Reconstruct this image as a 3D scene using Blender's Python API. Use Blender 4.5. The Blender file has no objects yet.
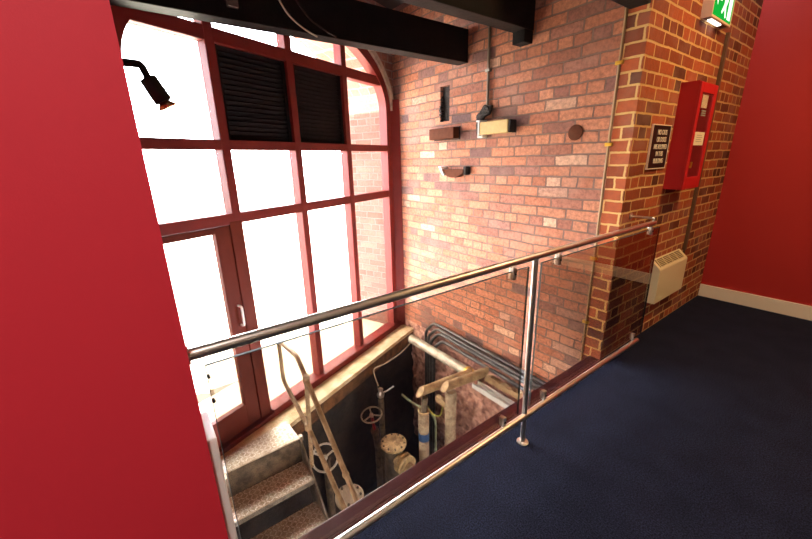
import bpy, bmesh, math, random
from mathutils import Vector, Matrix, Quaternion
random.seed(7)
PI = math.pi
scene = bpy.context.scene
col = scene.collection

# ------------------------------------------------------------------ materials
def new_mat(name):
    m = bpy.data.materials.new(name); m.use_nodes = True
    nt = m.node_tree; nt.nodes.clear()
    out = nt.nodes.new('ShaderNodeOutputMaterial')
    return m, nt, out

def srgb(r, g, b):
    f = lambda c: ((c/255+.055)/1.055)**2.4 if c > 10 else c/255/12.92
    return (f(r), f(g), f(b), 1)

def link(nt, a, b): nt.links.new(a, b)

def math_node(nt, op, a=None, b=None):
    n = nt.nodes.new('ShaderNodeMath'); n.operation = op
    for i, v in enumerate((a, b)):
        if v is None: continue
        if isinstance(v, (int, float)): n.inputs[i].default_value = v
        else: link(nt, v, n.inputs[i])
    return n.outputs[0]

def mix_col(nt, fac, a, b, mode='MIX'):
    n = nt.nodes.new('ShaderNodeMix'); n.data_type = 'RGBA'; n.blend_type = mode
    for s, v in ((n.inputs[0], fac), (n.inputs[6], a), (n.inputs[7], b)):
        if isinstance(v, (int, float)): s.default_value = v
        elif isinstance(v, tuple): s.default_value = v
        else: link(nt, v, s)
    return n.outputs[2]

def noise(nt, scale, detail=3, rough=.55, vec=None):
    n = nt.nodes.new('ShaderNodeTexNoise')
    n.inputs['Scale'].default_value = scale; n.inputs['Detail'].default_value = detail
    n.inputs['Roughness'].default_value = rough
    if vec is None:
        vec = nt.nodes.new('ShaderNodeNewGeometry').outputs['Position']
    link(nt, vec, n.inputs['Vector'])
    return n.outputs['Fac']

def ramp(nt, fac, stops, constant=False):
    n = nt.nodes.new('ShaderNodeValToRGB')
    if constant: n.color_ramp.interpolation = 'CONSTANT'
    els = n.color_ramp.elements
    while len(els) < len(stops): els.new(.5)
    for e, (p, c) in zip(els, stops): e.position = p; e.color = c
    link(nt, fac, n.inputs[0])
    return n.outputs[0]

def bump(nt, height, strength=.3, dist=.01):
    n = nt.nodes.new('ShaderNodeBump')
    n.inputs['Strength'].default_value = strength; n.inputs['Distance'].default_value = dist
    link(nt, height, n.inputs['Height'])
    return n.outputs[0]

def plain(name, c, rough=.5, metal=0., spec=.5, vary=.0, scale=20, bstr=0., bscale=200, c2=None):
    m, nt, out = new_mat(name)
    p = nt.nodes.new('ShaderNodeBsdfPrincipled')
    p.inputs['Roughness'].default_value = rough; p.inputs['Metallic'].default_value = metal
    p.inputs['Specular IOR Level'].default_value = spec
    p.inputs['Base Color'].default_value = c
    if vary > 0 or c2:
        f = noise(nt, scale, 4)
        d = c2 if c2 else tuple(x*(1-vary) for x in c[:3])+(1,)
        f = ramp(nt, f, [(.35, (0,0,0,1)), (.65, (1,1,1,1))])
        link(nt, mix_col(nt, f, c, d), p.inputs['Base Color'])
    if bstr: link(nt, bump(nt, noise(nt, bscale, 2), bstr), p.inputs['Normal'])
    link(nt, p.outputs[0], out.inputs[0])
    return m

def brick_mat(name, stops, mortar, bw, rh, ms, mortar2=None, grime=.35):
    m, nt, out = new_mat(name)
    g = nt.nodes.new('ShaderNodeNewGeometry')
    s = nt.nodes.new('ShaderNodeSeparateXYZ'); link(nt, g.outputs['Position'], s.inputs[0])
    sn = nt.nodes.new('ShaderNodeSeparateXYZ'); link(nt, g.outputs['True Normal'], sn.inputs[0])
    side = math_node(nt, 'GREATER_THAN', math_node(nt, 'ABSOLUTE', sn.outputs[0]), .6)
    u = math_node(nt, 'ADD', math_node(nt, 'MULTIPLY', s.outputs[0], math_node(nt, 'SUBTRACT', 1., side)),
                  math_node(nt, 'MULTIPLY', math_node(nt, 'ADD', s.outputs[1], .06), side))
    wob = noise(nt, 5, 2)
    wob2 = noise(nt, 26, 2)
    w = math_node(nt, 'ADD', math_node(nt, 'MULTIPLY', math_node(nt, 'SUBTRACT', wob, .5), .016),
                  math_node(nt, 'MULTIPLY', math_node(nt, 'SUBTRACT', wob2, .5), .007))
    cv = nt.nodes.new('ShaderNodeCombineXYZ')
    link(nt, math_node(nt, 'ADD', u, math_node(nt, 'MULTIPLY', w, 1.6)), cv.inputs[0]); link(nt, math_node(nt, 'ADD', s.outputs[2], w), cv.inputs[1])
    b = nt.nodes.new('ShaderNodeTexBrick')
    b.offset = .5; b.offset_frequency = 2; b.squash = .5 if bw > .2 else 1.; b.squash_frequency = 4 if bw > .2 else 2
    b.inputs['Color1'].default_value = (0,0,0,1); b.inputs['Color2'].default_value = (1,1,1,1); b.inputs['Mortar'].default_value = (.5,.5,.5,1)
    b.inputs['Scale'].default_value = 1; b.inputs['Mortar Size'].default_value = ms; b.inputs['Mortar Smooth'].default_value = .25
    b.inputs['Brick Width'].default_value = bw; b.inputs['Row Height'].default_value = rh
    link(nt, cv.outputs[0], b.inputs['Vector'])
    c = ramp(nt, b.outputs['Color'], stops)
    n1 = noise(nt, 38, 5, .65)
    c = mix_col(nt, ramp(nt, n1, [(.38, (0,0,0,1)), (.7, (grime,grime,grime,1))]), c, (.06,.03,.022,1))
    n2 = noise(nt, 3.2, 3)
    c = mix_col(nt, ramp(nt, n2, [(.5, (0,0,0,1)), (.75, (.4,.4,.4,1))]), c, (.42,.24,.17,1))
    mo = mix_col(nt, noise(nt, 9, 4), mortar, mortar2 or mortar)
    c = mix_col(nt, b.outputs['Fac'], c, mo)
    p = nt.nodes.new('ShaderNodeBsdfPrincipled'); p.inputs['Roughness'].default_value = .82
    p.inputs['Specular IOR Level'].default_value = .3
    link(nt, c, p.inputs['Base Color'])
    h = math_node(nt, 'ADD', math_node(nt, 'MULTIPLY', b.outputs['Fac'], -1.), math_node(nt, 'MULTIPLY', n1, .5))
    link(nt, bump(nt, h, .9, .010), p.inputs['Normal'])
    link(nt, p.outputs[0], out.inputs[0])
    return m

def glass_mat(name, tint, boost=1.):
    """thin pane: tinted straight-through plus a Fresnel-like mirror part (same to every ray)"""
    m, nt, out = new_mat(name)
    g = nt.nodes.new('ShaderNodeNewGeometry')
    d = nt.nodes.new('ShaderNodeVectorMath'); d.operation = 'DOT_PRODUCT'
    link(nt, g.outputs['Incoming'], d.inputs[0]); link(nt, g.outputs['Normal'], d.inputs[1])
    k = math_node(nt, 'SUBTRACT', 1., math_node(nt, 'ABSOLUTE', d.outputs['Value']))
    f = math_node(nt, 'ADD', .04*boost, math_node(nt, 'MULTIPLY', math_node(nt, 'POWER', k, 5.), .96))
    t = nt.nodes.new('ShaderNodeBsdfTransparent'); t.inputs[0].default_value = tint
    gl = nt.nodes.new('ShaderNodeBsdfGlossy'); gl.inputs['Roughness'].default_value = .0; gl.inputs[0].default_value = (1,1,1,1)
    mx = nt.nodes.new('ShaderNodeMixShader'); link(nt, f, mx.inputs[0]); link(nt, t.outputs[0], mx.inputs[1]); link(nt, gl.outputs[0], mx.inputs[2])
    link(nt, mx.outputs[0], out.inputs[0])
    return m

def emit_mat(name, c, s):
    m, nt, out = new_mat(name)
    e = nt.nodes.new('ShaderNodeEmission'); e.inputs[0].default_value = c; e.inputs[1].default_value = s
    link(nt, e.outputs[0], out.inputs[0])
    return m

M = {}
M['red_left'] = plain('red_emulsion', srgb(196,42,56), .6, 0, .3, bstr=.04, bscale=350)
M['red_back'] = plain('red_emulsion_warm_lit', srgb(172,40,34), .6, 0, .3, bstr=.04, bscale=350)  # darker, warmer copy of the wall red; dim warm lighting put into colour
M['brick'] = brick_mat('old_red_brick',
    [(0, srgb(104,78,76)), (.07, srgb(140,92,80)), (.25, srgb(176,106,76)), (.5, srgb(200,132,100)), (.75, srgb(184,112,82)), (.94, srgb(160,108,92)), (1, srgb(216,168,138))],
    srgb(74,52,46), .245, .0765, .0066, srgb(150,120,106), grime=.6)
M['brick_pier'] = brick_mat('pier_brick',
    [(0, srgb(86,42,26)), (.25, srgb(140,66,34)), (.55, srgb(172,84,44)), (.8, srgb(186,92,48)), (1, srgb(112,52,34))],
    srgb(226,186,118), .218, .0768, .0075, srgb(200,152,92), grime=.25)
M['brick_arch'] = brick_mat('outer_brick', [(0, srgb(150,96,82)), (1, srgb(184,128,112))], srgb(160,132,122), .225, .0765, .008)
M['rubble'] = plain('rubble_stone', srgb(206,158,138), .9, c2=srgb(124,78,64), scale=14, bstr=.8, bscale=40)
M['pit'] = plain('dark_masonry', srgb(50,38,32), .8, c2=srgb(24,19,18), scale=9, bstr=.6, bscale=22)  # dark brown, mottled at random
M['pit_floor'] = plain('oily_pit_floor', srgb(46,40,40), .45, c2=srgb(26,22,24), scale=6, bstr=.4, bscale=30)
M['ledge'] = plain('worn_stone_ledge', srgb(236,220,186), .8, c2=srgb(206,182,140), scale=9, bstr=.4, bscale=60)
M['ledge_side'] = plain('brown_ledge_edge', srgb(126,88,52), .8, c2=srgb(80,54,34), scale=12, bstr=.4, bscale=50)
M['frame'] = plain('oxblood_window_paint', srgb(124,42,36), .5, 0, .25, vary=.12, scale=8)
M['door_frame'] = plain('brown_red_door_paint', srgb(104,40,26), .55, 0, .15, vary=.15, scale=8)
M['maroon'] = plain('maroon_gloss_paint', srgb(84,24,26), .35)
M['beam'] = plain('black_painted_timber', srgb(24,20,20), .6, 0, .25, c2=srgb(15,13,13), scale=7, bstr=.25, bscale=30)
M['steel'] = plain('brushed_steel', srgb(222,216,206), .34, 1.)
M['steel_dull'] = plain('worn_galvanised_steel', srgb(170,164,152), .45, .8, c2=srgb(120,110,96), scale=16)
M['tread'] = plain('diamond_plate', srgb(214,202,182), .45, .2, c2=srgb(182,164,138), scale=22)
M['lug'] = plain('worn_highlight_lugs', srgb(246,240,228), .35, .3)  # worn tips plus painted-in highlights, paler than the plate
M['rail_paint'] = plain('beige_rail_paint', srgb(176,152,120), .45, .2, c2=srgb(140,112,80), scale=14)
M['white'] = plain('white_gloss_paint', srgb(232,230,224), .4)
M['cream'] = plain('cream_paint', srgb(240,228,202), .5)
M['heater'] = plain('cream_enamel', srgb(232,218,170), .38)
M['heater_dark'] = plain('ochre_grille', srgb(104,84,44), .5)
M['plaster'] = plain('pale_plaster', srgb(198,184,164), .8, vary=.3, scale=14)
M['black'] = plain('black_metal', srgb(16,15,16), .6, 0, .2)
M['dark'] = plain('dark_brown_mottle', srgb(30,24,22), .85, c2=srgb(52,38,30), scale=40, bstr=.8, bscale=60)  # near-black brown with random mottling
M['copper'] = plain('copper_lamp_rim', srgb(214,150,104), .25, .9)
M['cabinet'] = plain('cabinet_red', srgb(192,28,30), .4)
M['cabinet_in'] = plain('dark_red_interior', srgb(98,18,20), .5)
M['paper'] = plain('cream_paper', srgb(236,224,190), .8)
M['grey_print'] = plain('grey_print', srgb(150,140,130), .8)
M['sign_black'] = plain('sign_black', srgb(30,16,14), .45)
M['sign_white'] = plain('sign_white', srgb(240,228,200), .6)
M['bronze_trunk'] = plain('brown_trunking', srgb(96,70,44), .5)
M['tan_conduit'] = plain('tan_conduit', srgb(164,130,88), .45)
M['conduit'] = plain('grey_brown_conduit', srgb(120,104,88), .5, .4)
M['gunmetal'] = plain('grey_cable_tube', srgb(88,84,82), .4, .5, c2=srgb(60,56,56), scale=12)
M['valve'] = plain('dirty_valve_paint', srgb(206,178,130), .6, c2=srgb(140,112,76), scale=18, bstr=.3, bscale=60)
M['valve_body'] = plain('grimy_iron', srgb(120,102,80), .6, c2=srgb(66,52,40), scale=14, bstr=.3, bscale=50)
M['lagging'] = plain('tan_pipe_lagging', srgb(176,156,130), .7, c2=srgb(136,114,88), scale=18, bstr=.2, bscale=80)
M['pale_pipe'] = plain('pale_grey_pipe', srgb(196,186,168), .5, .1, c2=srgb(160,144,120), scale=10)
M['timber'] = plain('sawn_timber', srgb(176,146,106), .7, c2=srgb(140,110,76), scale=16, bstr=.3, bscale=60)
M['brass'] = plain('brass', srgb(214,168,62), .3, .9)
M['blue'] = plain('blue_tape', srgb(40,74,120), .5)
M['red_spindle'] = plain('red_spindle_paint', srgb(140,20,24), .4)
M['hose'] = plain('pale_green_hose', srgb(150,160,130), .5)
M['yellow'] = plain('yellow_green_wire', srgb(170,160,60), .5)
M['brown_block'] = plain('brown_lamp_casing', srgb(92,52,36), .9, 0, .1, vary=.2, scale=30)
M['tan_block'] = plain('tan_lamp_casing', srgb(190,156,92), .6, vary=.15, scale=30)
M['exit_body'] = plain('exit_sign_casing', srgb(244,222,190), .4)
M['exit_green'] = emit_mat('exit_green_light', (.01,.42,.04,1), 1.1)
M['exit_white'] = emit_mat('exit_white_light', (.75,1,.7,1), 1.6)
M['exit_lamp'] = emit_mat('exit_downlight', (1,.93,.8,1), 6)
M['lamp_glow'] = emit_mat('ceiling_lamp_glow', (1,.85,.65,1), 5)
M['ceiling'] = plain('white_ceiling', srgb(215,208,196), .9)
M['ceiling_dark'] = plain('dark_boards', srgb(52,38,32), .8)
M['louvre'] = plain('dark_louvre', srgb(24,20,20), .7, 0, .2, c2=srgb(15,13,13), scale=20)
M['ground'] = plain('pale_paving', srgb(205,192,166), .9, vary=.08, scale=3)
M['pane'] = glass_mat('window_glass', (.97,.97,.97,1), .6)
M['rail_glass'] = glass_mat('bronze_tint_glass', (.70,.64,.57,1), 2.2)
M['glass_edge'] = plain('dark_glass_edge', srgb(40,50,48), .6)

def carpet_mat():
    m, nt, out = new_mat('navy_carpet')
    p = nt.nodes.new('ShaderNodeBsdfPrincipled'); p.inputs['Roughness'].default_value = .95
    p.inputs['Specular IOR Level'].default_value = .1
    f = noise(nt, 170, 2)
    g = noise(nt, 5, 3)
    c = mix_col(nt, ramp(nt, f, [(.35,(0,0,0,1)), (.68,(1,1,1,1))]), srgb(10,10,18), srgb(44,48,68))
    c = mix_col(nt, ramp(nt, g, [(.4,(0,0,0,1)), (.7,(.35,.35,.35,1))]), c, srgb(9,11,22))
    link(nt, c, p.inputs['Base Color']); link(nt, bump(nt, f, .5, .004), p.inputs['Normal'])
    link(nt, p.outputs[0], out.inputs[0]); return m
M['carpet'] = carpet_mat()

# ------------------------------------------------------------------ mesh helpers
class MB:
    def __init__(self): self.bm = bmesh.new()
    def box(self, x0, x1, y0, y1, z0, z1, bevel=0.):
        vs = [self.bm.verts.new(p) for p in ((x0,y0,z0),(x1,y0,z0),(x1,y1,z0),(x0,y1,z0),(x0,y0,z1),(x1,y0,z1),(x1,y1,z1),(x0,y1,z1))]
        fs = [self.bm.faces.new([vs[i] for i in f]) for f in ((3,2,1,0),(4,5,6,7),(0,1,5,4),(1,2,6,5),(2,3,7,6),(3,0,4,7))]
        if bevel:
            es = {e for f in fs for e in f.edges}
            bmesh.ops.bevel(self.bm, geom=list(es), offset=bevel, segments=2, affect='EDGES', profile=.6)
        return self
    def obox(self, mat, sx, sy, sz, bevel=0.):
        """box of size sx,sy,sz centred on a matrix"""
        vs = [self.bm.verts.new(mat @ Vector((sx*a/2, sy*b/2, sz*c/2))) for c in (-1,1) for a, b in ((-1,-1),(1,-1),(1,1),(-1,1))]
        fs = [self.bm.faces.new([vs[i] for i in f]) for f in ((3,2,1,0),(4,5,6,7),(0,1,5,4),(1,2,6,5),(2,3,7,6),(3,0,4,7))]
        if bevel:
            es = {e for f in fs for e in f.edges}
            bmesh.ops.bevel(self.bm, geom=list(es), offset=bevel, segments=2, affect='EDGES', profile=.6)
        return self
    def prism(self, pts, d):
        """closed polygon (3D points) extruded by vector d"""
        d = Vector(d); n = len(pts)
        a = [self.bm.verts.new(p) for p in pts]; b = [self.bm.verts.new(Vector(p)+d) for p in pts]
        self.bm.faces.new(a[::-1]); self.bm.faces.new(b)
        for i in range(n): self.bm.faces.new((a[i], a[(i+1)%n], b[(i+1)%n], b[i]))
        return self
    def ribbon(self, A, B, d):
        """solid between two polylines A and B, extruded by d"""
        d = Vector(d)
        r = [[self.bm.verts.new(Vector(p)+o) for p in L] for o in (Vector(), d) for L in (A, B)]
        for i in range(len(A)-1):
            a, b, c, e = r
            self.bm.faces.new((a[i],a[i+1],b[i+1],b[i])); self.bm.faces.new((c[i],e[i],e[i+1],c[i+1]))
            self.bm.faces.new((a[i],c[i],c[i+1],a[i+1])); self.bm.faces.new((b[i],b[i+1],e[i+1],e[i]))
        for i in (0, -1): self.bm.faces.new((r[0][i], r[1][i], r[3][i], r[2][i]))
        return self
    def lathe(self, p, axis, prof, n=24):
        """profile [(distance along axis, radius)] turned about an axis through p"""
        q = Vector(axis).normalized().to_track_quat('Z', 'Y'); p = Vector(p)
        rings = []
        for h, r in prof:
            if r < 1e-6: rings.append([self.bm.verts.new(p+q@Vector((0,0,h)))])
            else: rings.append([self.bm.verts.new(p+q@Vector((r*math.cos(2*PI*i/n), r*math.sin(2*PI*i/n), h))) for i in range(n)])
        for a, b in zip(rings, rings[1:]):
            if len(a) == 1 and len(b) == 1: continue
            for i in range(n):
                j = (i+1) % n
                if len(a) == 1: self.bm.faces.new((a[0], b[j], b[i]))
                elif len(b) == 1: self.bm.faces.new((a[i], a[j], b[0]))
                else: self.bm.faces.new((a[i], a[j], b[j], b[i]))
        return self
    def rod(self, a, b, r, n=16):
        a = Vector(a); b = Vector(b); L = (b-a).length
        return self.lathe(a, b-a, [(0,0),(0,r),(L,r),(L,0)], n)
    def tube(self, pts, r, n=12, bend=0., closed=False):
        """round tube along a polyline, corners rounded by 'bend'"""
        P = [Vector(p) for p in pts]
        if bend and len(P) > 2:
            Q = [P[0]]
            for a, b, c in zip(P, P[1:], P[2:]):
                k = min(bend, (a-b).length*.48, (c-b).length*.48)
                s = b+(a-b).normalized()*k; e = b+(c-b).normalized()*k
                for t in (0,.25,.5,.75,1): Q.append(s*(1-t)**2 + b*2*t*(1-t) + e*t*t)
            Q.append(P[-1]); P = Q
        N = len(P); rings = []
        prev = None
        for i, p in enumerate(P):
            if closed: t = (P[(i+1)%N]-P[i-1]).normalized()
            else: t = (P[min(i+1,N-1)]-P[max(i-1,0)]).normalized()
            if prev is None:
                x = t.orthogonal().normalized()
            else:
                x = prev-t*prev.dot(t); x.normalize()
            prev = x; y = t.cross(x)
            rings.append([self.bm.verts.new(p+x*r*math.cos(2*PI*k/n)+y*r*math.sin(2*PI*k/n)) for k in range(n)])
        R = rings+[rings[0]] if closed else rings
        for a, b in zip(R, R[1:]):
            for k in range(n): self.bm.faces.new((a[k], a[(k+1)%n], b[(k+1)%n], b[k]))
        if not closed:
            self.bm.faces.new(rings[0][::-1]); self.bm.faces.new(rings[-1])
        return self
    def torus(self, c, axis, R, r, n=32, k=10):
        q = Vector(axis).normalized().to_track_quat('Z', 'Y'); c = Vector(c)
        return self.tube([c+q@Vector((R*math.cos(2*PI*i/n), R*math.sin(2*PI*i/n), 0)) for i in range(n)], r, k, closed=True)
    def build(self, name, mat, parent=None, local=False, smooth=False, kind=None, label=None):
        bm = self.bm
        bmesh.ops.recalc_face_normals(bm, faces=bm.faces[:])
        o = bpy.data.objects.new(name, None) if False else None
        me = bpy.data.meshes.new(name)
        base = Vector()
        if parent is None:
            xs = [v.co for v in bm.verts]
            base = Vector(((min(p.x for p in xs)+max(p.x for p in xs))/2, (min(p.y for p in xs)+max(p.y for p in xs))/2, min(p.z for p in xs)))
        elif not local:
            base = WORLD.get(parent.name, Vector())
        if base.length: bmesh.ops.translate(bm, verts=bm.verts[:], vec=-base)
        bm.to_mesh(me); bm.free()
        if smooth:
            for f in me.polygons: f.use_smooth = True
            try: me.set_sharp_from_angle(angle=math.radians(38))
            except Exception: pass
        o = bpy.data.objects.new(name, me); col.objects.link(o)
        me.materials.append(M[mat] if isinstance(mat, str) else mat)
        if parent is None: o.location = base; WORLD[o.name] = base
        else: o.parent = parent; WORLD[o.name] = base
        if kind: o['kind'] = kind
        if label: o['label'] = label
        return o

WORLD = {}
def thing(name, loc, label=None, cat=None, group=None, kind=None, rz=0.):
    o = bpy.data.objects.new(name, None); o.empty_display_size = .1
    col.objects.link(o); o.location = loc; o.rotation_euler = (0,0,rz)
    WORLD[o.name] = Vector(loc)
    tag(o, label, cat, group, kind); return o
def tag(o, label=None, cat=None, group=None, kind=None):
    if label: o['label'] = label
    if cat: o['category'] = cat
    if group: o['group'] = group
    if kind: o['kind'] = kind
    return o

def text_mesh(name, s, size, sx, loc, rot, mat, parent, depth=.0012):
    cu = bpy.data.curves.new(name, 'FONT'); cu.body = s; cu.size = size; cu.align_x = 'CENTER'; cu.align_y = 'CENTER'; cu.extrude = depth; cu.offset = size*.012
    t = bpy.data.objects.new(name, cu); col.objects.link(t)
    dg = bpy.context.evaluated_depsgraph_get(); dg.update()
    me = bpy.data.meshes.new_from_object(t.evaluated_get(dg))
    bpy.data.objects.remove(t); bpy.data.curves.remove(cu)
    mt = Matrix.Translation(Vector(loc)-WORLD[parent.name]) @ rot.to_4x4() @ Matrix.Diagonal((sx,1,1,1))
    me.transform(mt); me.materials.clear(); me.materials.append(M[mat])
    o = bpy.data.objects.new(name, me); col.objects.link(o); o.parent = parent
    return o

# ------------------------------------------------------------------ key dimensions (metres, floor z = 0)
XF = -1.076          # face of the brick pier and edge of the opening
XR = -.934           # balustrade plane
YB = 2.555           # big brick wall
YP = 2.538           # front of the pier
YE = 4.625           # far red wall
PHI = .38628
A = Vector((-3.608, 2.555, 0))
CEIL = 2.95
PIT = -2.25

# ------------------------------------------------------------------ setting
MB().box(-1.065, 3.4, -3.2, YE, -.25, 0).box(-1.12, -1.065, YB, YE, -.25, 0).build('floor', 'carpet', kind='structure')
MB().box(-1.155, -1.065, -.4, YB-.005, -.27, 0.004, .006).build('trim_1', 'maroon', kind='structure')
MB().box(-1.03, -.87, -3.2, .033, 0, CEIL).build('wall_left', 'red_left', kind='structure')
MB().box(-1.3, 3.4, YE, YE+.15, -.25, CEIL).build('wall_back', 'red_back', kind='structure')
MB().box(XF+.002, 3.4, YE-.02, YE, 0, .128, .004).build('baseboard_back', 'cream', kind='structure')
MB().box(3.4, 3.55, -3.2, YE+.15, -.25, CEIL).build('wall_right', 'plaster', kind='structure')
MB().box(-1.03, 3.55, -3.35, -3.2, -.25, CEIL).build('wall_front', 'plaster', kind='structure')
MB().box(-1.03, 3.55, -3.35, YE+.15, CEIL, CEIL+.1).build('ceiling', 'ceiling', kind='structure')
MB().box(-4.4, -1.03, -.6, YB+.4, CEIL, CEIL+.1).build('ceiling_void', 'ceiling_dark', kind='structure')
MB().box(XF-.124, XF, YP, YE, PIT, CEIL).build('wall_pier', 'brick_pier', kind='structure')
MB().box(-3.4, -1.03, -.55, -.4, PIT, CEIL).build('wall_void_side', 'brick', kind='structure')

# big brick wall with a real chase cut in it
b = MB()
SX0, SX1, SZ0, SZ1 = -2.86, -2.73, 1.79, 2.10
for x0, x1, z0, z1 in ((-3.75, SX0, -.52, CEIL), (SX1, XF-.12, -.52, CEIL), (SX0, SX1, -.52, SZ0), (SX0, SX1, SZ1, CEIL)):
    b.box(x0, x1, YB, YB+.3, z0, z1)
b.build('wall_brick', 'brick', kind='structure')
# rough crumbled filling of the chase
b = MB()
b.box(SX0-.01, SX1+.01, YB+.035, YB+.08, SZ0-.01, SZ1+.01)
for i in range(26):
    z = SZ0+(SZ1-SZ0)*random.random(); s = random.choice((0,1))
    x = (SX0 if s == 0 else SX1)+random.uniform(-.006,.014)*(1 if s == 0 else -1)
    m = Matrix.Translation((x, YB+random.uniform(.008,.04), z)) @ Matrix.Rotation(random.uniform(0,3), 4, 'Y') @ Matrix.Rotation(random.uniform(0,1), 4, 'X')
    b.obox(m, random.uniform(.015,.03), .03, random.uniform(.015,.04), .004)
b.build('trim_2', 'dark', kind='structure')

# rough lower courses of the same wall, down into the pit
bm = bmesh.new()
nx, nz = 110, 70
g = [[None]*(nz+1) for _ in range(nx+1)]
from mathutils import noise as mn
for i in range(nx+1):
    for k in range(nz+1):
        x = -3.75+(2.68)*i/nx; z = PIT+(-.52-PIT)*k/nz
        d = mn.fractal(Vector((x*5, 3.1, z*6)), 1., 2., 4)*.028 + mn.cell(Vector((x*6.5+.7*mn.noise(Vector((x*3,0,z*3))), .3, z*11)))*.022
        g[i][k] = bm.verts.new((x, YB+.005-max(-.02, d), z))
for i in range(nx):
    for k in range(nz): bm.faces.new((g[i][k], g[i+1][k], g[i+1][k+1], g[i][k+1]))
bk = [bm.verts.new((x, YB+.3, z)) for x, z in ((-3.75,PIT),(-1.07,PIT),(-1.07,-.52),(-3.75,-.52))]
bm.faces.new(bk)
bm.faces.new([g[i][nz] for i in range(nx+1)]+[bk[2], bk[3]]); bm.faces.new([g[i][0] for i in range(nx,-1,-1)]+[bk[0], bk[1]])
bm.faces.new([g[0][k] for k in range(nz+1)]+[bk[3], bk[0]]); bm.faces.new([g[nx][k] for k in range(nz,-1,-1)]+[bk[1], bk[2]])
b = MB(); b.bm.free(); b.bm = bm
b.build('wall_pit_back', 'rubble', kind='structure')
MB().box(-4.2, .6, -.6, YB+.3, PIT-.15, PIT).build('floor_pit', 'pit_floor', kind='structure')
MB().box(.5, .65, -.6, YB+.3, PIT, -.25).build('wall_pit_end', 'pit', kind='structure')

# window-plane frame: local x = along the window, y = outward, z = up
WROT = PHI+PI/2
def wthing(name, **k): return thing(name, (A.x, A.y, 0), rz=WROT, **k)
CX, Z0 = -1.42, 1.965
def ell(a, bb, n=48, t0=0., t1=PI):
    return [(CX+a*math.cos(t), Z0+bb*math.sin(t)) for t in (t0+(t1-t0)*i/n for i in range(n+1))]
def arch(a, bb, zb): # right foot, over the arch, left foot
    return [(CX+a, zb)]+ell(a, bb)+[(CX-a, zb)]
def L3(pts, y): return [(x, y, z) for x, z in pts]
def arch_z(s, a, bb):
    k = 1-((s-CX)/a)**2
    return Z0+bb*math.sqrt(k) if k > 0 else Z0

ww = wthing('wall_window', kind='structure')
b = MB()
TH = .62
opening = arch(1.315, .74, -.66)
# above and beside the opening
up = [(max(min(x, CX+1.315), CX-1.315), CEIL) for x, z in opening]
b.ribbon(L3(opening, .03), L3(up, .03), (0, TH, 0))
b.box(CX+1.315, .12, .03, .03+TH, PIT, CEIL); b.box(-3.6, CX-1.315, .03, .03+TH, PIT, CEIL)
b.build('masonry', 'brick_arch', ww, local=True)
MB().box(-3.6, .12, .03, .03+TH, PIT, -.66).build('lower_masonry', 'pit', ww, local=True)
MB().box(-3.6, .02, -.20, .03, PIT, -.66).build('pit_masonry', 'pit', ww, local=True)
b = MB(); b.ribbon(L3(ell(1.325, .755), -.012), L3(ell(1.385, .82), -.012), (0, .05, 0))
b.build('plaster_band', 'plaster', ww, local=True, label='pale plaster band around the arch')

MB().box(-3.2, .1, .096, .75, -.66, -.64, .004).build('outer_sill', 'ground', ww, local=True)
lg = wthing('trim_3', kind='structure')
MB().box(-3.0, .01, -.215, .0, -.665, -.62, .006).build('stone_ledge', 'ledge', lg, local=True)
MB().box(-3.0, .01, -.205, -.19, -.80, -.665).build('ledge_face', 'ledge_side', lg, local=True)

win = wthing('window_1', kind='structure')
FD = .095
b = MB(); b.ribbon(L3(arch(1.2325, .641, -.60), 0.), L3(arch(1.315, .74, -.60), 0.), (0, FD, 0))
b.build('arched_frame', 'frame', win, local=True)
MB().prism([(-.108, .03, -.62), (-.035, -.07, -.62), (-.002, -.07, -.62), (-.002, .03, -.62)], (0, 0, 2.70)).build('jamb_board', 'frame', win, local=True)
MB().box(-2.10, -.03, -.035, .10, -.635, -.555, .008).build('sill', 'frame', win, local=True)
MR = (-2.10, -1.455, -.81); MW = .066
for i, r in enumerate(MR):
    zt = arch_z(r-.033, 1.26, .67)
    w = MW+.035 if i == 0 else MW
    if i == 0:
        MB().box(r-MW, r, 0.002, FD-.004, 1.05, zt, .006).build('mullion', 'frame', win, local=True)
        MB().box(r-.10, r, 0.0, FD-.004, -.6, 1.06, .008).build('mullion', 'door_frame', win, local=True)
    else:
        MB().box(r-w, r, 0.002, FD-.004, -.56, zt, .006).build('mullion', 'frame', win, local=True)
for z0, z1, s0, s1 in ((1.04, 1.115, -2.70, -.15), (1.54, 1.605, -2.70, -.15), (2.19, 2.275, -2.60, -.245)):
    MB().box(s0, s1, .004, FD-.008, z0, z1, .006).build('transom', 'frame', win, local=True)
bays = ((-2.68, -2.166), (-2.10, -1.521), (-1.455, -.876), (-.81, -.18))
PY_ = .066
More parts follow.
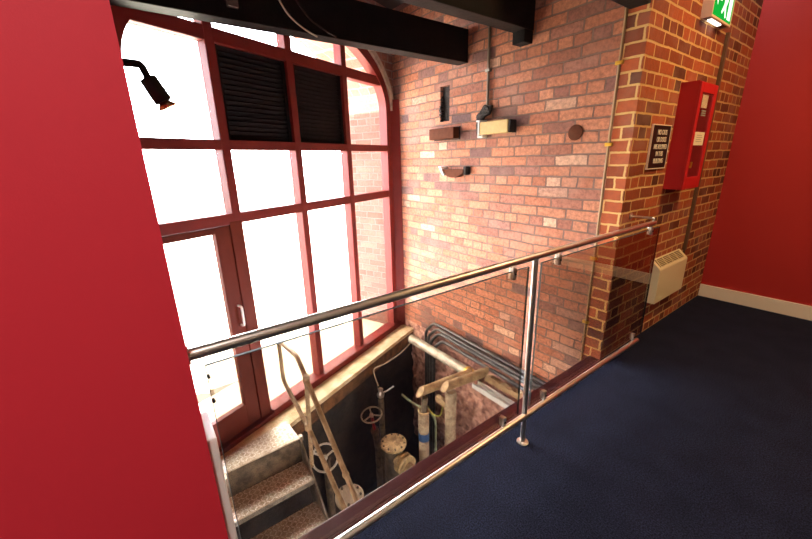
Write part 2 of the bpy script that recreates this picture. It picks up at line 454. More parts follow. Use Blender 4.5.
for bi, (s0, s1) in enumerate(bays):
    for zi, (z0, z1) in enumerate(((-.555, 1.04), (1.115, 1.54), (1.605, 2.19), (2.275, 9))):
        if bi == 0 and zi == 0: continue
        if zi == 2 and bi in (1, 2):
            fr = MB()
            n = 18
            for k in range(n):
                z = z0+(z1-z0)*(k+.5)/n
                m = Matrix.Translation(((s0+s1)/2, .05, z)) @ Matrix.Rotation(.6, 4, 'X')
                fr.obox(m, s1-s0+.004, .006, .036)
            fr.box(s0-.002, s0+.03, .03, .07, z0, z1); fr.box(s1-.03, s1+.002, .03, .07, z0, z1)
            fr.box(s0, s1, .075, .082, z0, z1)
            fr.build('louvre_panel', 'louvre', win, local=True, label='dark slatted louvre panel')
            continue
        n = 14
        top = []
        for k in range(n+1):
            s = s0+(s1-s0)*k/n
            k2 = 1-((s-CX)/1.27)**2
            zt = min(z1, Z0+.69*math.sqrt(k2)) if k2 > 0 else min(z1, Z0)
            top.append((s, max(zt, z0)))
        b = MB(); b.ribbon(L3(top, PY_), [(s, PY_, z0) for s, z in top], (0, .006, 0))
        b.build('pane', 'pane', win, local=True)

door = wthing('door_1', kind='structure')
b = MB()
b.box(-2.31, -2.20, .012, .06, -.58, 1.035, .005); b.box(-2.73, -2.645, .012, .06, -.58, 1.035, .005)
b.box(-2.645, -2.31, .012, .06, .99, 1.035, .004); b.box(-2.645, -2.31, .012, .06, -.58, -.375, .005)
b.build('door_leaf', 'door_frame', door, local=True)
MB().box(-2.66, -2.30, .034, .04, -.38, .995).build('door_pane', 'pane', door, local=True)
MB().tube([(-2.235, .012, .44), (-2.235, -.03, .44), (-2.235, -.03, .285), (-2.235, .012, .285)], .009, 10, .02).build('door_handle', 'white', door, local=True, smooth=True)
MB().box(-2.73, -2.10, -.035, .10, -.64, -.582, .008).build('threshold', 'door_frame', door, local=True)

# outside
MB().box(-45, -3.7, -30, 40, -.95, -.70).build('ground', 'ground', kind='structure')

# white end strip of the left wall
MB().box(-1.03, -.895, .033, .056, -.5, .795, .006).build('trim_4', 'white', kind='structure')
t = thing('vertical_pipe', (-.91, .05, -.5), kind='structure')  # grey vertical pipe with white clips, beside the end strip
MB().tube([(-.91, .0435, -.5), (-.91, .0435, .765), (-.93, .0435, .785)], .0055, 10).build('pipe', 'steel_dull', t, smooth=True)
for z in (.43, .63, .74): MB().lathe((-.91, .0435, z-.008), (0,0,1), [(0,0),(0,.008),(.016,.008),(.016,0)], 14).build('clip', 'white', t, smooth=True)

# ------------------------------------------------------------------ ceiling beams
for x0, x1, z0, ye, lab in ((-2.62, -2.50, 2.235, YB-.004, 'long black timber ceiling beam crossing in front of the arched window'),
                        (-1.97, -1.85, 2.315, YB-.004, 'black timber ceiling beam at the top, second from the window, ending above the wall conduit'),
                        (-1.19, -1.078, 2.253, YP-.004, 'black beam end poking out above the top of the brick pier')):
    t = MB().box(x0, x1, -.39, ye, z0, z0+.255, .006).build('ceiling_beam', 'beam')
    tag(t, lab, 'beam', 'black ceiling beams')
MB().box(-1.962, -1.858, YB-.10, YB-.001, 2.235, 2.3145, .004).build('dark_pocket_block', 'beam', kind='structure')  # black block put in for the dark pocket under the beam end
t = MB().box(-2.499, -2.47, .63, .69, 2.29, 2.40, .004).build('beam_bracket', 'steel_dull'); tag(t, 'small grey metal bracket fixed to the side of the long beam', 'bracket')
t = MB().tube([(-2.49, .88, 2.60), (-2.46, .92, 2.37), (-2.46, .97, 2.30), (-2.465, 1.06, 2.245), (-2.49, 1.16, 2.222)], .0055, 8, .05).build('hanging_cable', 'pale_pipe', smooth=True)
tag(t, 'pale cable drooping across the side of the long black beam', 'cable')
t = MB().tube([(-2.49, .98, 2.60), (-2.475, 1.03, 2.40), (-2.475, 1.12, 2.30), (-2.48, 1.24, 2.255), (-2.495, 1.3, 2.245)], .007, 8, .05).build('hanging_cable', 'dark', smooth=True)
tag(t, 'dark cable drooping on the long beam just right of the pale cable', 'cable')

# ------------------------------------------------------------------ spotlight by the left wall
t = thing('spotlight', (-1.6, -.4, 1.77), 'black spotlight on a bent arm with copper tip by the top left pane', 'spotlight')
MB().tube([(-1.6, -.398, 1.772), (-1.6, .108, 1.772), (-1.6, .122, 1.727)], .012, 12, .012).build('arm', 'black', t, smooth=True)
MB().lathe((-1.6, -.398, 1.772), (0,1,0), [(0,0),(0,.04),(.02,.04),(.025,.012),(.025,0)]).build('wall_plate', 'black', t, smooth=True)
ax = Vector((0, .036, -.075)).normalized(); p0 = Vector((-1.6, .118, 1.733))
MB().lathe(p0, ax, [(0,0),(0,.021),(.004,.0265),(.077,.0285),(.08,.027),(.08,.0)], 28).build('lamp_body', 'black', t, smooth=True)
MB().lathe(p0+ax*.08, ax, [(0,0),(0,.018),(.006,.021),(.014,.029),(.02,.030),(.022,.028),(.018,.0)], 28).build('lamp_tip', 'copper', t, smooth=True)

# ------------------------------------------------------------------ lamps and conduit on the brick wall
CSX = lambda pts, x: [(x, y, z) for y, z in pts]
t = thing('wall_lamp', (-2.72, YB, 1.62), 'brown box wall lamp on the brick wall, just below the dark chase', 'wall lamp', 'box lamps on the brick wall')
MB().box(-2.93, -2.585, YB-.085, YB-.012, 1.625, 1.725, .008).build('casing', 'brown_block', t)
MB().box(-2.935, -2.58, YB-.012, YB-.001, 1.618, 1.732, .003).build('back_plate', 'dark', t)
t = thing('wall_lamp', (-2.12, YB, 1.63), 'tan box wall lamp with white end flanges, fed by the black cable', 'wall lamp', 'box lamps on the brick wall')
MB().box(-2.27, -1.975, YB-.085, YB-.012, 1.635, 1.735, .006).build('casing', 'tan_block', t)
b = MB(); b.box(-2.285, -2.27, YB-.09, YB-.002, 1.625, 1.745, .002); b.box(-2.30, -2.26, YB-.095, YB-.002, 1.737, 1.75, .002); b.box(-2.315, -2.255, YB-.06, YB-.002, 1.612, 1.634, .004)
b.build('end_flange', 'white', t)
MB().box(-1.975, -1.955, YB-.08, YB-.004, 1.635, 1.73, .003).build('end_cap', 'dark', t)
t = thing('wall_uplighter', (-2.62, YB, 1.28), 'half-round brown wall uplighter with window light painted on its left end, lowest of the fittings on the bricks', 'wall lamp')
b = MB()
prof = [(-2.745+.275*i/12, 1.345-.072*math.sin(PI*min(1, .12+.88*i/12)*.92)**.8) for i in range(13)]
b.ribbon([(x, YB-.07, 1.348) for x, z in prof], [(x, YB-.07, z) for x, z in prof], (0, .069, 0))
b.build('shade', 'brown_block', t)
b = MB(); b.prism([(-2.79, YB-.085, 1.375), (-2.755, YB-.085, 1.37), (-2.735, YB-.085, 1.325), (-2.70, YB-.085, 1.29), (-2.735, YB-.085, 1.30)], (0, .083, 0))
b.build('tip', 'white', t)  # white left end: daylight from the window put into the colour
MB().box(-2.478, -2.445, YB-.06, YB-.001, 1.30, 1.375, .008).build('end_cap', 'dark', t)

t = thing('lamp_conduit', (-2.25, YB, 1.84), 'thin grey vertical conduit dropping from the ceiling to the tan wall lamp', 'conduit')
MB().tube([(-2.262, YB-.016, CEIL), (-2.252, YB-.016, 1.85)], .0115, 10).build('pipe', 'conduit', t, smooth=True)
for z in (2.12, 2.5): MB().box(-2.28, -2.232, YB-.03, YB-.001, z, z+.022, .003).build('saddle', 'steel_dull', t)
t = thing('cable_tangle', (-2.28, YB, 1.68), 'black bunched cable between the conduit and the tan wall lamp', 'cable')
b = MB()
for q in range(9):
    r = random.Random(q); j = lambda s: r.uniform(-1.5*s, 1.5*s)
    b.tube([(-2.25+j(.03), YB-.02, 1.86), (-2.26+j(.04), YB-.03+j(.01), 1.82+j(.02)), (-2.30+j(.03), YB-.03, 1.79+j(.02)), (-2.325+j(.015), YB-.025, 1.72), (-2.33+j(.015), YB-.02, 1.65+j(.02))], .017, 8, .03)
b.build('cables', 'dark', t, smooth=True)

# conduit in the corner between brick wall and pier
t = thing('corner_conduit', (-1.17, YB, .2), 'slim brass-brown vertical conduit along the left edge of the brick pier', 'conduit')
MB().tube([(-1.205, YB-.018, CEIL), (-1.213, YB-.018, 1.5), (-1.21, YB-.018, .2), (-1.21, YB-.018, -.5)], .009, 10).build('pipe', 'tan_conduit', t, smooth=True)
for z in (1.97, 1.5, .74, .25): MB().box(-1.232, -1.185, YB-.032, YB-.001, z, z+.022, .003).build('saddle', 'brass', t)
t = MB().lathe((-1.455, YB-.004, 1.60), (0,-1,0), [(-.004,0),(-.004,.052),(.004,.052),(.006,.045),(.006,0)], 20).build('wall_plug', 'brown_block', smooth=True)
tag(t, 'round terracotta plug set flush in the brick wall near the corner conduit', 'plug')

# trunking on the pier
t = thing('wall_trunking', (XF, 3.88, .3), 'dark brown vertical trunking on the pier, running from the exit sign past the red cabinet', 'trunking')
MB().box(XF+.001, XF+.022, 3.845, 3.885, .62, 2.31, .003).build('trunk', 'bronze_trunk', t)
MB().tube([(XF+.011, 3.865, .64), (XF+.011, 3.865, .34), (XF+.011, 3.80, .34)], .008, 8, .03).build('cable', 'bronze_trunk', t, smooth=True)

# ------------------------------------------------------------------ signs, cabinet, heater
t = thing('notice_sign', (XF, 2.943, 1.352), 'small black sign with white capitals about cats and dogs, left of the red cabinet', 'sign')
MB().box(XF+.001, XF+.010, 2.80, 3.087, 1.352, 1.626, .002).build('panel', 'sign_black', t)
b = MB()
for y0, y1, z0, z1 in ((2.794,2.80,1.346,1.632),(3.087,3.093,1.346,1.632),(2.80,3.087,1.346,1.352),(2.80,3.087,1.626,1.632)): b.box(XF+.001, XF+.012, y0, y1, z0, z1)
b.build('edge', 'exit_body', t)
ROTX = Matrix(((0,0,1),(1,0,0),(0,1,0)))
for i, s in enumerate(('NO CATS', 'OR DOGS', 'ARE ALLOWED', 'IN THIS', 'BUILDING')):
    text_mesh('lettering', s, .044, .80 if s != 'ARE ALLOWED' else .72, (XF+.011, 2.955, 1.582-i*.046), ROTX, 'sign_white', t)

XC = -.955
t = thing('extinguisher_cabinet', (XF, 3.32, 1.195), 'red metal wall cabinet with a narrow glazed door on the brick pier', 'cabinet')
b = MB()
b.box(XF-.002, XC-.012, 3.155, 3.165, 1.195, 1.905); b.box(XF+.001, XC-.012, 3.482, 3.492, 1.195, 1.895)
b.box(XF+.001, XC-.012, 3.165, 3.482, 1.195, 1.205); b.box(XF+.001, XC-.012, 3.165, 3.482, 1.887, 1.899); b.box(XF+.001, XF+.01, 3.165, 3.482, 1.205, 1.89)
b.build('body', 'cabinet', t)
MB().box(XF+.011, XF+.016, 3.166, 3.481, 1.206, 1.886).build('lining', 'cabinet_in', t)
b = MB()
b.box(XC-.012, XC, 3.155, 3.205, 1.195, 1.897, .002); b.box(XC-.012, XC, 3.43, 3.492, 1.195, 1.897, .002)
b.box(XC-.012, XC, 3.205, 3.43, 1.195, 1.278, .002); b.box(XC-.012, XC, 3.205, 3.43, 1.835, 1.897, .002)
dr = b.build('door', 'cabinet', t)
MB().box(XC-.009, XC-.006, 3.204, 3.431, 1.277, 1.836).build('glass', 'pane', dr)
MB().box(XC-.012, XC-.0092, 3.25, 3.36, 1.742, 1.825).build('label_plate', 'paper', dr)
b = MB()
for k in range(3): b.box(XC-.0055, XC-.004, 3.262, 3.345, 1.69+k*.014, 1.699+k*.014)
b.build('label_print', 'grey_print', dr)
MB().box(XC-.0055, XC-.003, 3.207, 3.405, 1.497, 1.585).build('paper_note', 'paper', dr)
b = MB()
for k in range(4): b.box(XC-.003, XC-.0022, 3.25, 3.37-.02*(k%2), 1.52+k*.014, 1.523+k*.014)
b.build('note_print', 'grey_print', dr)
b = MB(); b.box(XC, XC+.012, 3.213, 3.222, 1.35, 1.385, .002); b.lathe((XC, 3.217, 1.35), (1,0,0), [(0,0),(0,.008),(.01,.008),(.01,0)], 14)
b.build('latch', 'brass', dr)

XE = -1.014
t = thing('exit_sign', (XF, 3.48, 2.305), 'illuminated green exit sign box at the top of the brick pier', 'exit sign')
b = MB()
b.box(XF+.001, XE, 3.28, 3.292, 2.305, 2.56); b.box(XF+.001, XE, 3.678, 3.69, 2.305, 2.56); b.box(XF+.001, XE, 3.292, 3.678, 2.548, 2.56)
b.box(XF+.001, XF+.006, 3.292, 3.678, 2.305, 2.548)
b.box(XE-.01, XE, 3.292, 3.678, 2.305, 2.318)
b.build('housing', 'exit_body', t)
MB().box(XF+.006, XE-.01, 3.292, 3.678, 2.309, 2.318).build('base_tray', 'bronze_trunk', t)
MB().box(XF+.016, XE-.022, 3.37, 3.57, 2.3035, 2.309).build('downlight', 'exit_lamp', t)
MB().box(XE-.006, XE-.002, 3.292, 3.678, 2.318, 2.548).build('green_panel', 'exit_green', t)
b = MB()
XG = XE-.002
def pg(pts): b.prism([(XG, y, z) for y, z in pts], (.0012, 0, 0))
pg([(3.315,2.435),(3.365,2.385),(3.365,2.418),(3.435,2.418),(3.435,2.452),(3.365,2.452),(3.365,2.485)])       # arrow to the left
pg([(3.585,2.335),(3.655,2.335),(3.655,2.53),(3.585,2.53)])                                                   # doorway
pg([(3.49,2.46),(3.53,2.48),(3.56,2.44),(3.535,2.40),(3.56,2.34),(3.54,2.335),(3.51,2.385),(3.47,2.35),(3.455,2.362),(3.49,2.41)])  # runner
b.lathe((XG, 3.548, 2.503), (1,0,0), [(0,0),(0,.02),(.0012,.02),(.0012,0)], 16)
b.build('pictogram', 'exit_white', t)

XH = -1.004
t = thing('panel_heater', (XF, 3.47, .295), 'cream wall-mounted panel heater with a sloping top grille low on the pier', 'heater')
b = MB()
b.prism([(XF-.002, 3.18, .295), (XH, 3.18, .295), (XH, 3.18, .572), (XH-.006, 3.18, .585), (XF-.002, 3.18, .648)], (0, .585, 0))
b.build('casing', 'heater', t)
nrm = Vector((.063, 0, .064)).normalized(); tg = Vector((.064, 0, -.063)).normalized()
gc = Vector(((XF+XH-.005)/2, 3.47, .6165))
rot = Matrix((tg, Vector((0,1,0)), nrm)).transposed().to_4x4()
b = MB(); b.obox(Matrix.Translation(gc+nrm*.001) @ rot, .072, .50, .004)
gr = b.build('grille', 'heater_dark', t)
b = MB()
for k in range(6): b.obox(Matrix.Translation(gc+nrm*.004+tg*(-.033+.0132*k)) @ rot, .0035, .50, .004)
for k in range(5): b.obox(Matrix.Translation(gc+nrm*.004+Vector((0,-.24+.12*k,0))) @ rot, .07, .006, .005)
b.build('grille_bars', 'heater', gr)
b = MB(); b.prism([(XF+.001, 3.765, .31), (XH-.006, 3.765, .31), (XH-.006, 3.765, .575), (XF+.001, 3.765, .635)], (0, .025, 0)); b.build('end_cover', 'heater_dark', t)
MB().lathe((XH-.03, 3.79, .36), (0,1,0), [(0,0),(0,.018),(.02,.016),(.02,0)], 16).build('thermostat_knob', 'cream', t, smooth=True)

# ------------------------------------------------------------------ balustrade
t = thing('balustrade', (XR, 1.4, 0), 'steel and bronze-tinted glass balustrade along the floor edge of the stairwell', 'balustrade')
HZ, BZ = 1.017, .168
b = MB(); b.rod((XR, .0345, HZ), (XR, 2.70, HZ), .0158, 24); b.build('handrail', 'steel', t, smooth=True)
b = MB(); b.rod((XR+.012, .0345, BZ), (XR+.012, 2.72, BZ), .0155, 24); b.build('bottom_rail', 'steel', t, smooth=True)
PYY = 1.415
b = MB(); b.tube([(XR+.01, PYY, .006), (XR+.004, PYY, .5), (XR, PYY, HZ-.012)], .013, 20)
po = b.build('post', 'steel', t, smooth=True)
MB().lathe((XR+.01, PYY, .0), (0,0,1), [(.001,0),(.001,.03),(.006,.03),(.009,.022),(.009,0)], 24).build('foot_flange', 'steel', po, smooth=True)
for y0, y1 in ((.066, 1.365), (1.465, 2.80)):
    g = MB().box(XR-.005, XR+.005, y0, y1, .195, .977).build('glass_panel', 'rail_glass', t)
    b = MB(); b.box(XR-.0045, XR+.0045, y0, y1, .977, .9785); b.box(XR-.0045, XR+.0045, y0-.0015, y0, .195, .977); b.box(XR-.0045, XR+.0045, y1, y1+.0015, .195, .977)
    b.build('polished_edge', 'glass_edge', g)
def clamp(y, z, up):
    b = MB(); b.box(XR-.014, XR+.014, y-.011, y+.011, z-.026, z+.026, .005)
    s = 1 if up else -1
    b.rod((XR+.002, y, z), (XR+.002, y, z+s*.03), .006, 10)
    c = b.build('clamp', 'steel', t)
    MB().lathe((XR+.014, y, z), (1,0,0), [(0,0),(0,.006),(.003,.005),(.003,0)], 12).build('screw', 'black', c, smooth=True)
for y in (1.255, 1.60, 2.66): clamp(y, .968, True)
for y in (1.25, 1.59, 2.66): clamp(y, .21, False)
for z in (.945, .875): MB().lathe((XR-.007, .069, z), (1,0,0), [(0,0),(0,.0035),(.014,.0035),(.014,0)], 12).build('edge_stud', 'black', t, smooth=True)
b = MB(); b.tube([(XR, 2.685, HZ+.01), (XR, 2.685, HZ+.03), (XF+.002, 2.685, HZ+.03)], .008, 12, .014)
b.lathe((XF+.001, 2.685, HZ+.03), (1,0,0), [(0,0),(0,.022),(.005,.022),(.007,.01),(.007,0)], 18)
b.build('wall_bracket', 'steel', t, smooth=True)
MB().lathe((XR, .034, HZ), (0,1,0), [(0,0),(0,.024),(.004,.024),(.005,.016),(.005,0)], 20).build('wall_bracket', 'steel', t, smooth=True)

# ------------------------------------------------------------------ steel staircase
t = thing('staircase', (-2.2, .38, PIT), 'diamond-plate steel staircase leading down from the glazed door', 'stairs')
def plate(name, poly, z, th, lugs):
    b = MB(); b.prism([(x, y, z-th) for x, y in poly], (0, 0, th))
    x0 = min(p[0] for p in poly); x1 = max(p[0] for p in poly); y0 = min(p[1] for p in poly); y1 = max(p[1] for p in poly)
    nxx = int((x1-x0)/.028); nyy = int((y1-y0)/.028)
    for i in range(nxx):
        for j in range(nyy):
            x = x0+.028*(i+.5); y = y0+.028*(j+.5)
            inside = all((bx-ax)*(y-ay)-(by-ay)*(x-ax) > .008*math.hypot(bx-ax, by-ay) for (ax, ay), (bx, by) in zip(poly, poly[1:]+poly[:1]))
            if not inside: continue
            m = Matrix.Translation((x, y, z)) @ Matrix.Rotation(PI/4 if (i+j) % 2 else -PI/4, 4, 'Z')
            n0 = len(b.bm.faces); b.obox(m, .026, .0075, .003)
            b.bm.faces.ensure_lookup_table()
            for f in b.bm.faces[n0:]: f.material_index = 1
    o = b.build(name, 'tread', t); o.data.materials.append(M['lug']); return o
Y0, Y1 = .07, .692
plate('landing_plate', [(-2.40, Y0), (-2.40, Y1), (-2.672, Y1-.015), (-2.525, Y0)], -.608, .012, True)
MB().box(-2.412, -2.402, Y0, Y1, -.832, -.62).build('riser', 'valve_body', t)
zs = (-.832, -1.052, -1.272, -1.492, -1.712, -1.932)
for k, z in enumerate(zs):
    x0 = -2.40+.2155*k; x1 = x0+.2185
    tr = plate('tread', [(x0-.01, Y0), (x1, Y0), (x1, Y1), (x0-.01, Y1)], z, .008, True)
    MB().box(x1-.006, x1+.002, Y0, Y1, z-.04, z-.004).build('nosing', 'steel_dull', tr)
for y in (Y0-.014, Y1):
    b = MB(); b.prism([(-2.46, y, -.625), (-2.395, y, -.615), (-1.02, y, -2.02), (-1.02, y, PIT), (-1.14, y, PIT), (-2.46, y, -.86)], (0, .012, 0))
    b.build('stringer', 'steel_dull', t)
b = MB(); b.box(-2.44, -2.40, Y1, Y1+.03, -.65, -.605, .008); b.build('corner_bracket', 'steel_dull', t)
k = .717/.74
def rp(x, z): return (x*k, .717, 1.45+(z-1.45)*k)
b = MB()
b.tube([rp(-1.14, -.86), rp(-1.582, -.504), rp(-2.226, -.007), rp(-2.369, .104), rp(-2.707, .07), rp(-2.80, .05), rp(-2.815, -.33), rp(-2.314, -.468), rp(-1.827, -.729), rp(-1.20, -1.075)], .0165, 14, .05)
b.build('handrail', 'rail_paint', t, smooth=True)
MB().rod(rp(-2.226, -.007), rp(-2.335, -.86), .0155, 14).build('handrail_post', 'rail_paint', t, smooth=True)
for p, q in ((rp(-2.226, -.007), rp(-2.3, -.4)), (rp(-2.314, -.468), rp(-2.33, -.8))):
    d = (Vector(q)-Vector(p)).normalized(); b = MB(); b.lathe(Vector(p)-d*.03, d, [(0,0),(0,.021),(.006,.024),(.054,.024),(.06,.021),(.06,0)], 18)
    b.build('rail_joint', 'rail_paint', t, smooth=True)

# ------------------------------------------------------------------ plant in the pit
def bolts(par, c, axis, R, n, r=.008, h=.012):
    q = Vector(axis).normalized().to_track_quat('Z', 'Y')
    for i in range(n):
        a = 2*PI*(i+.3)/n
        MB().lathe(Vector(c)+q@Vector((R*math.cos(a), R*math.sin(a), 0)), axis, [(0,0),(0,r),(h,r),(h,0)], 6).build('bolt', 'valve_body', par)

t = thing('valve_chamber', (-2.46, 1.6, PIT), 'squat pipe chamber with a round bolted cream lid in the middle of the pit', 'valve')
MB().lathe((-2.46, 1.6, PIT), (0,0,1), [(0,0),(0,.07),(.45,.07),(.55,.095),(.75,.10),(.93,.09),(.99,.085),(1.0,.11),(1.025,.11),(1.025,0)], 32).build('body', 'valve_body', t, smooth=True)
ld = MB().lathe((-2.46, 1.6, -1.222), (0,0,1), [(0,0),(0,.128),(.018,.128),(.022,.123),(.022,0)], 36).build('lid', 'valve', t, smooth=True)
bolts(ld, (-2.46, 1.6, -1.201), (0,0,1), .106, 10, .009)
AXP = Vector((.93, -.05, -.3)).normalized(); AXP = Vector((.95, .1, -.02)).normalized()
c = Vector((-2.42, 1.6, -1.345))
b = MB(); b.lathe(c, AXP, [(0,0),(0,.062),(.08,.062),(.08,.10),(.105,.10),(.105,.056),(.145,.056),(.145,.10),(.17,.10),(.17,.05),(.9,.05),(.9,0)], 30)
b.build('outlet_pipe', 'valve', t, smooth=True)

def handwheel(name, c, axis, R, rr, mat, label, spin_mat, spin_to, sl=.09, group='valve handwheels in the pit', nsp=3, ph=.4):
    t = thing(name, (c[0], c[1], PIT), label, 'handwheel', group)
    c = Vector(c); q = Vector(axis).normalized().to_track_quat('Z', 'Y')
    b = MB(); b.torus(c, axis, R, rr)
    for i in range(nsp):
        a = 2*PI*i/nsp+ph
        b.tube([c+q@Vector((0,0,-.004)), c+q@Vector((R*.98*math.cos(a), R*.98*math.sin(a), 0))], rr*.95, 8)
    b.lathe(c-q@Vector((0,0,.02)), axis, [(0,0),(0,rr*2.4),(.03,rr*2.4),(.034,rr*1.2),(.034,0)], 16)
    b.build('wheel', mat, t, smooth=True)
    b = MB(); b.rod(c-q@Vector((0,0,.015)), c-q@Vector((0,0,sl)), .017, 12); b.build('spindle', spin_mat, t, smooth=True)
    b = MB(); s = c-q@Vector((0,0,sl-.005)); b.tube([s, s-q@Vector((0,0,.08)), Vector(spin_to[0]), Vector(spin_to[1])], .035, 16, .06)
    b.lathe(s, -Vector(axis), [(0,0),(0,.03),(.01,.045),(.05,.045),(.06,.03),(.06,0)], 20)
    b.build('valve_body', 'valve_body', t, smooth=True)
    return t
handwheel('valve_handwheel', (-2.84, 1.586, -1.11), (.05, -.16, 1), .108, .0085, 'pale_pipe', 'grey valve handwheel on a red spindle by the pit wall', 'red_spindle', ((-2.87, 1.66, -1.6), (-2.87, 1.66, PIT)), sl=.21)
handwheel('valve_handwheel', (-2.546, .93, -1.05), (.62, -.28, .74), .112, .0095, 'white', 'white valve handwheel right beside the steel stairs', 'valve_body', ((-2.68, .99, -1.4), (-2.68, .99, PIT)), ph=.55)

t = thing('flanged_pipe', (-2.2, .975, PIT), 'pipe with a round whitish bolted end flange at the foot of the stair rail', 'pipe')
MB().lathe((-2.2, .975, PIT), (0,0,1), [(0,0),(0,.075),(.98,.075),(1.0,.112),(1.02,.112),(1.02,0)], 30).build('pipe', 'valve_body', t, smooth=True)
fl = MB().lathe((-2.2, .975, -1.228), (0,0,1), [(0,0),(0,.118),(.024,.118),(.028,.112),(.028,0)], 36).build('flange', 'plaster', t, smooth=True)
bolts(fl, (-2.2, .975, -1.201), (0,0,1), .093, 8, .011, .014)
MB().lathe((-2.31, 1.01, -1.12), (.3,-.2,1), [(0,0),(0,.02),(.03,.03),(.05,.03),(.06,0)], 16).build('drain_cap', 'valve', t, smooth=True)

t = thing('standpipe', (-2.3, 1.85, PIT), 'tan lagged vertical pipe with a blue band in the pit', 'pipe', 'upright pipes in the pit')
MB().lathe((-2.295, 1.85, PIT), (0,0,1), [(0,0),(0,.051),(1.38,.051),(1.395,.047),(1.395,.038),(1.36,.038),(1.36,0)], 28).build('lagging', 'lagging', t, smooth=True)
MB().lathe((-2.295, 1.85, -1.18), (0,0,1), [(0,.0515),(0,.054),(.085,.054),(.085,.0515)], 28).build('blue_band', 'blue', t, smooth=True)
MB().lathe((-2.295, 1.85, -.868), (0,0,1), [(0,.045),(0,.056),(.016,.056),(.016,.04)], 28).build('rim', 'timber', t, smooth=True)
MB().rod((-2.295, 1.85, -.92), (-2.295, 1.868, -.716), .028, 16).build('inner_pipe', 'valve_body', t, smooth=True)
t = thing('standpipe', (-2.13, 2.05, PIT), 'plain tan vertical pipe nearest the brick wall in the pit', 'pipe', 'upright pipes in the pit')
MB().lathe((-2.137, 2.055, PIT), (0,0,1), [(0,0),(0,.054),(1.595,.054),(1.61,.048),(1.61,0)], 28).build('lagging', 'lagging', t, smooth=True)
b = MB(); b.box(-2.34, -2.19, 2.04, 2.09, -.86, -.80, .006); b.build('side_bracket', 'timber', t)

def log(label, a, b_, w, h):
    a = Vector(a); b_ = Vector(b_); d = (b_-a); L = d.length; d.normalize()
    x = d.cross(Vector((0,0,1))).normalized(); y = x.cross(d)
    pr = [(w*.5*math.cos(s), h*.5*math.sin(s)) for s in (2*PI*i/14 for i in range(14))]
    b = MB(); b.prism([a+x*p+y*(q)+d*(q*.9) for p, q in pr], d*L)
    o = b.build('timber_strut', 'timber', smooth=True); tag(o, label, 'timber', 'timber struts over the pit'); return o
log('round timber strut over the blue-banded pipe', (-2.335, 1.84, -.665), (-2.235, 2.39, -.63), .085, .085)
log('round timber strut resting on the plain tan pipe', (-2.165, 2.00, -.585), (-2.05, 2.42, -.54), .088, .088)

t = thing('wall_pipe', (-2.78, 2.45, -.7), 'pale thick horizontal pipe along the base of the brick wall', 'pipe')
MB().rod((-3.25, 2.44, -.672), (-2.30, 2.44, -.668), .053, 22).build('pipe', 'pale_pipe', t, smooth=True)
MB().lathe((-2.31, 2.44, -.668), (1,0,0), [(0,0),(0,.058),(.012,.063),(.05,.058),(.085,.045),(.085,0)], 22).build('collar', 'brass', t, smooth=True)
t = thing('steel_channel', (-1.95, 2.45, -.78), 'bright flat steel channel lying along the wall beyond the brass collar', 'channel')
b = MB(); b.box(-2.20, -1.72, 2.41, 2.425, -.79, -.74); b.box(-2.20, -1.72, 2.425, 2.49, -.79, -.78); b.box(-2.2, -1.72, 2.49, 2.50, -.79, -.74)
b.build('channel', 'white', t)
b = MB()
r = random.Random(3); pts = []; 
for i in range(15):
    x = -2.07+.40*i/14; pts.append((x, 2.50, -.655+r.uniform(-.008,.008)))
pts2 = [(x, 2.50, -.60+r.uniform(-.012,.014)) for x, y, z in pts]
b.ribbon(pts, pts2, (0,-.05,0)); o = b.build('broken_plank', 'timber'); tag(o, 'ragged broken timber board above the steel channel', 'board')

for i, (x, z) in enumerate(((-3.04, -.35), (-2.99, -.40), (-2.94, -.44), (-2.885, -.51))):
    y = 2.50-.004*i
    lab = ('uppermost and outermost', 'second from the top', 'third from the top', 'lowest and innermost')[i]
    o = MB().tube([(x, y, PIT), (x, y, z-.15), (x+.15, y, z), (-1.25, y, z-.05)], .018, 12, .06).build('cable_conduit', 'gunmetal', smooth=True)
    tag(o, lab+' of four grey conduits bending down the brick wall into the pit', 'conduit', 'conduits along the brick wall base')

o = MB().tube([(-3.15, 2.36, -.655), (-3.02, 2.1, -.66), (-2.955, 1.85, -.665), (-2.95, 1.70, -.655), (-2.90, 1.69, -.73), (-2.86, 1.70, -.82)], .0055, 8, .08).build('slack_wire', 'pale_pipe', smooth=True)
tag(o, 'thin pale wire looping from the wall pipe down the pit wall', 'wire')
t = thing('pit_tap', (-2.87, 1.74, PIT), 'small grey lever tap on a brown riser pipe under the hanging wire', 'tap')
MB().rod((-2.88, 1.735, PIT), (-2.88, 1.735, -.97), .032, 14).build('riser_pipe', 'valve_body', t, smooth=True)
MB().lathe((-2.88, 1.735, -.975), (0,0,1), [(0,0),(0,.036),(.03,.04),(.05,.026),(.07,.024),(.09,.03),(.1,.018),(.1,0)], 18).build('tap_body', 'steel', t, smooth=True)
MB().tube([(-2.88, 1.735, -.93), (-2.86, 1.80, -.93), (-2.84, 1.88, -.89)], .009, 10, .03).build('lever', 'steel', t, smooth=True)
o = MB().tube([(-2.86, 2.0, -1.06), (-2.80, 2.06, -1.14), (-2.70, 2.10, -1.165), (-2.55, 2.12, -1.12), (-2.45, 2.14, -1.2), (-2.45, 2.14, -2.2)], .013, 10, .08).build('hose', 'hose', smooth=True)
tag(o, 'pale green curved hose behind the blue-banded pipe', 'hose')
o = MB().tube([(-2.40, 1.99, -.93), (-2.37, 2.0, -.99), (-2.30, 2.01, -1.0), (-2.24, 2.02, -.96), (-2.225, 2.03, -.86)], .0065, 8, .05).build('earth_wire', 'yellow', smooth=True)
tag(o, 'yellow-green wire sagging between the two upright pit pipes', 'wire')

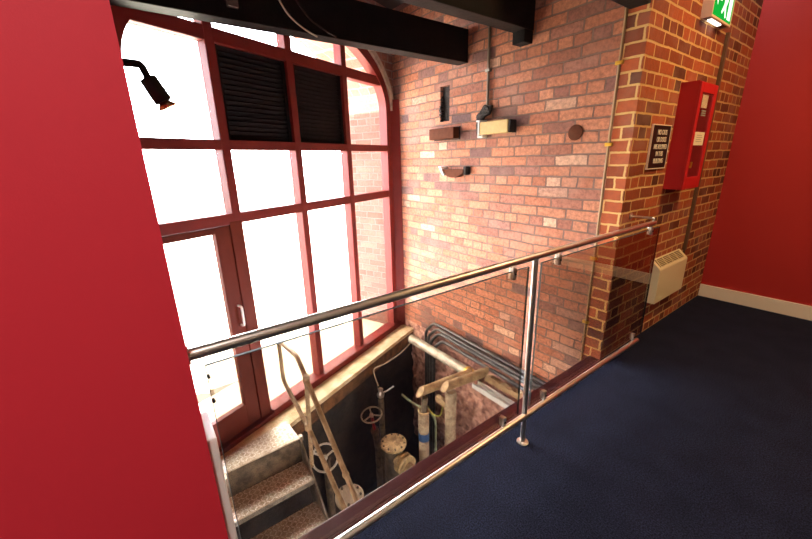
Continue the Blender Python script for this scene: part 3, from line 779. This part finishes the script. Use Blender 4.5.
# ------------------------------------------------------------------ ceiling lamps: one warm; two unseen white ones added to light the left wall
def area(name, loc, size, power, c, rot=(0,0,0)):
    L = bpy.data.lights.new(name, 'AREA'); L.shape = 'DISK'; L.size = size; L.energy = power; L.color = c
    o = bpy.data.objects.new(name, L); col.objects.link(o); o.location = loc; o.rotation_euler = rot
    return o
def ceiling_lamp(x, y, power, c, lab, r=.16):
    t = thing('ceiling_lamp', (x, y, CEIL-.05), lab, 'ceiling lamp', 'round ceiling lamps')
    MB().lathe((x, y, CEIL-.001), (0,0,-1), [(0,0),(0,r+.02),(.03,r+.02),(.03,r),(.012,r),(.012,0)], 32).build('rim', 'white', t, smooth=True)
    MB().lathe((x, y, CEIL-.014), (0,0,-1), [(0,0),(0,r-.002),(.008,r-.01),(.008,0)], 32).build('diffuser', 'lamp_glow', t, smooth=True)
    area('ceiling_light', (x, y, CEIL-.04), r*2, power, c)
ceiling_lamp(.1, 3.15, 40, (1,.60,.26), 'round warm ceiling lamp in front of the brick pier')
ceiling_lamp(.55, -.35, 46, (1,.89,.85), 'added round white fill lamp, out of view above the middle of the room')
ceiling_lamp(1.5, -2.2, 26, (1,.88,.80), 'added round white fill lamp, out of view behind the camera position')

# daylight
w = bpy.data.worlds.new('World'); scene.world = w; w.use_nodes = True
nt = w.node_tree; bg = nt.nodes['Background']
bg.inputs[0].default_value = (.90, .96, 1.04, 1); bg.inputs[1].default_value = 32

# ------------------------------------------------------------------ camera
R = ((0.5969246604724937, 0.8019458151095264, -0.023745722733062236),
     (0.21847899894688447, -0.1909599914535435, -0.9569750303342455),
     (-0.771976603751024, 0.5660540533309341, -0.2891970469570094))
cd = bpy.data.cameras.new('Camera'); cam = bpy.data.objects.new('Camera', cd); col.objects.link(cam)
cd.sensor_fit = 'HORIZONTAL'; cd.sensor_width = 36; cd.lens = 364.3887/812*36; cd.clip_start = .02
rot = Matrix((R[0], tuple(-v for v in R[1]), tuple(-v for v in R[2]))).transposed()
cam.matrix_world = Matrix.Translation((0,0,1.45)) @ rot.to_4x4()
scene.camera = cam

scene.view_settings.view_transform = 'Standard'; scene.view_settings.look = 'None'
scene.view_settings.exposure = 0; scene.view_settings.gamma = 1; scene.view_settings.use_curve_mapping = False
cy = scene.cycles
cy.max_bounces = 8; cy.diffuse_bounces = 5; cy.transparent_max_bounces = 16; cy.glossy_bounces = 4
cy.use_denoising = True
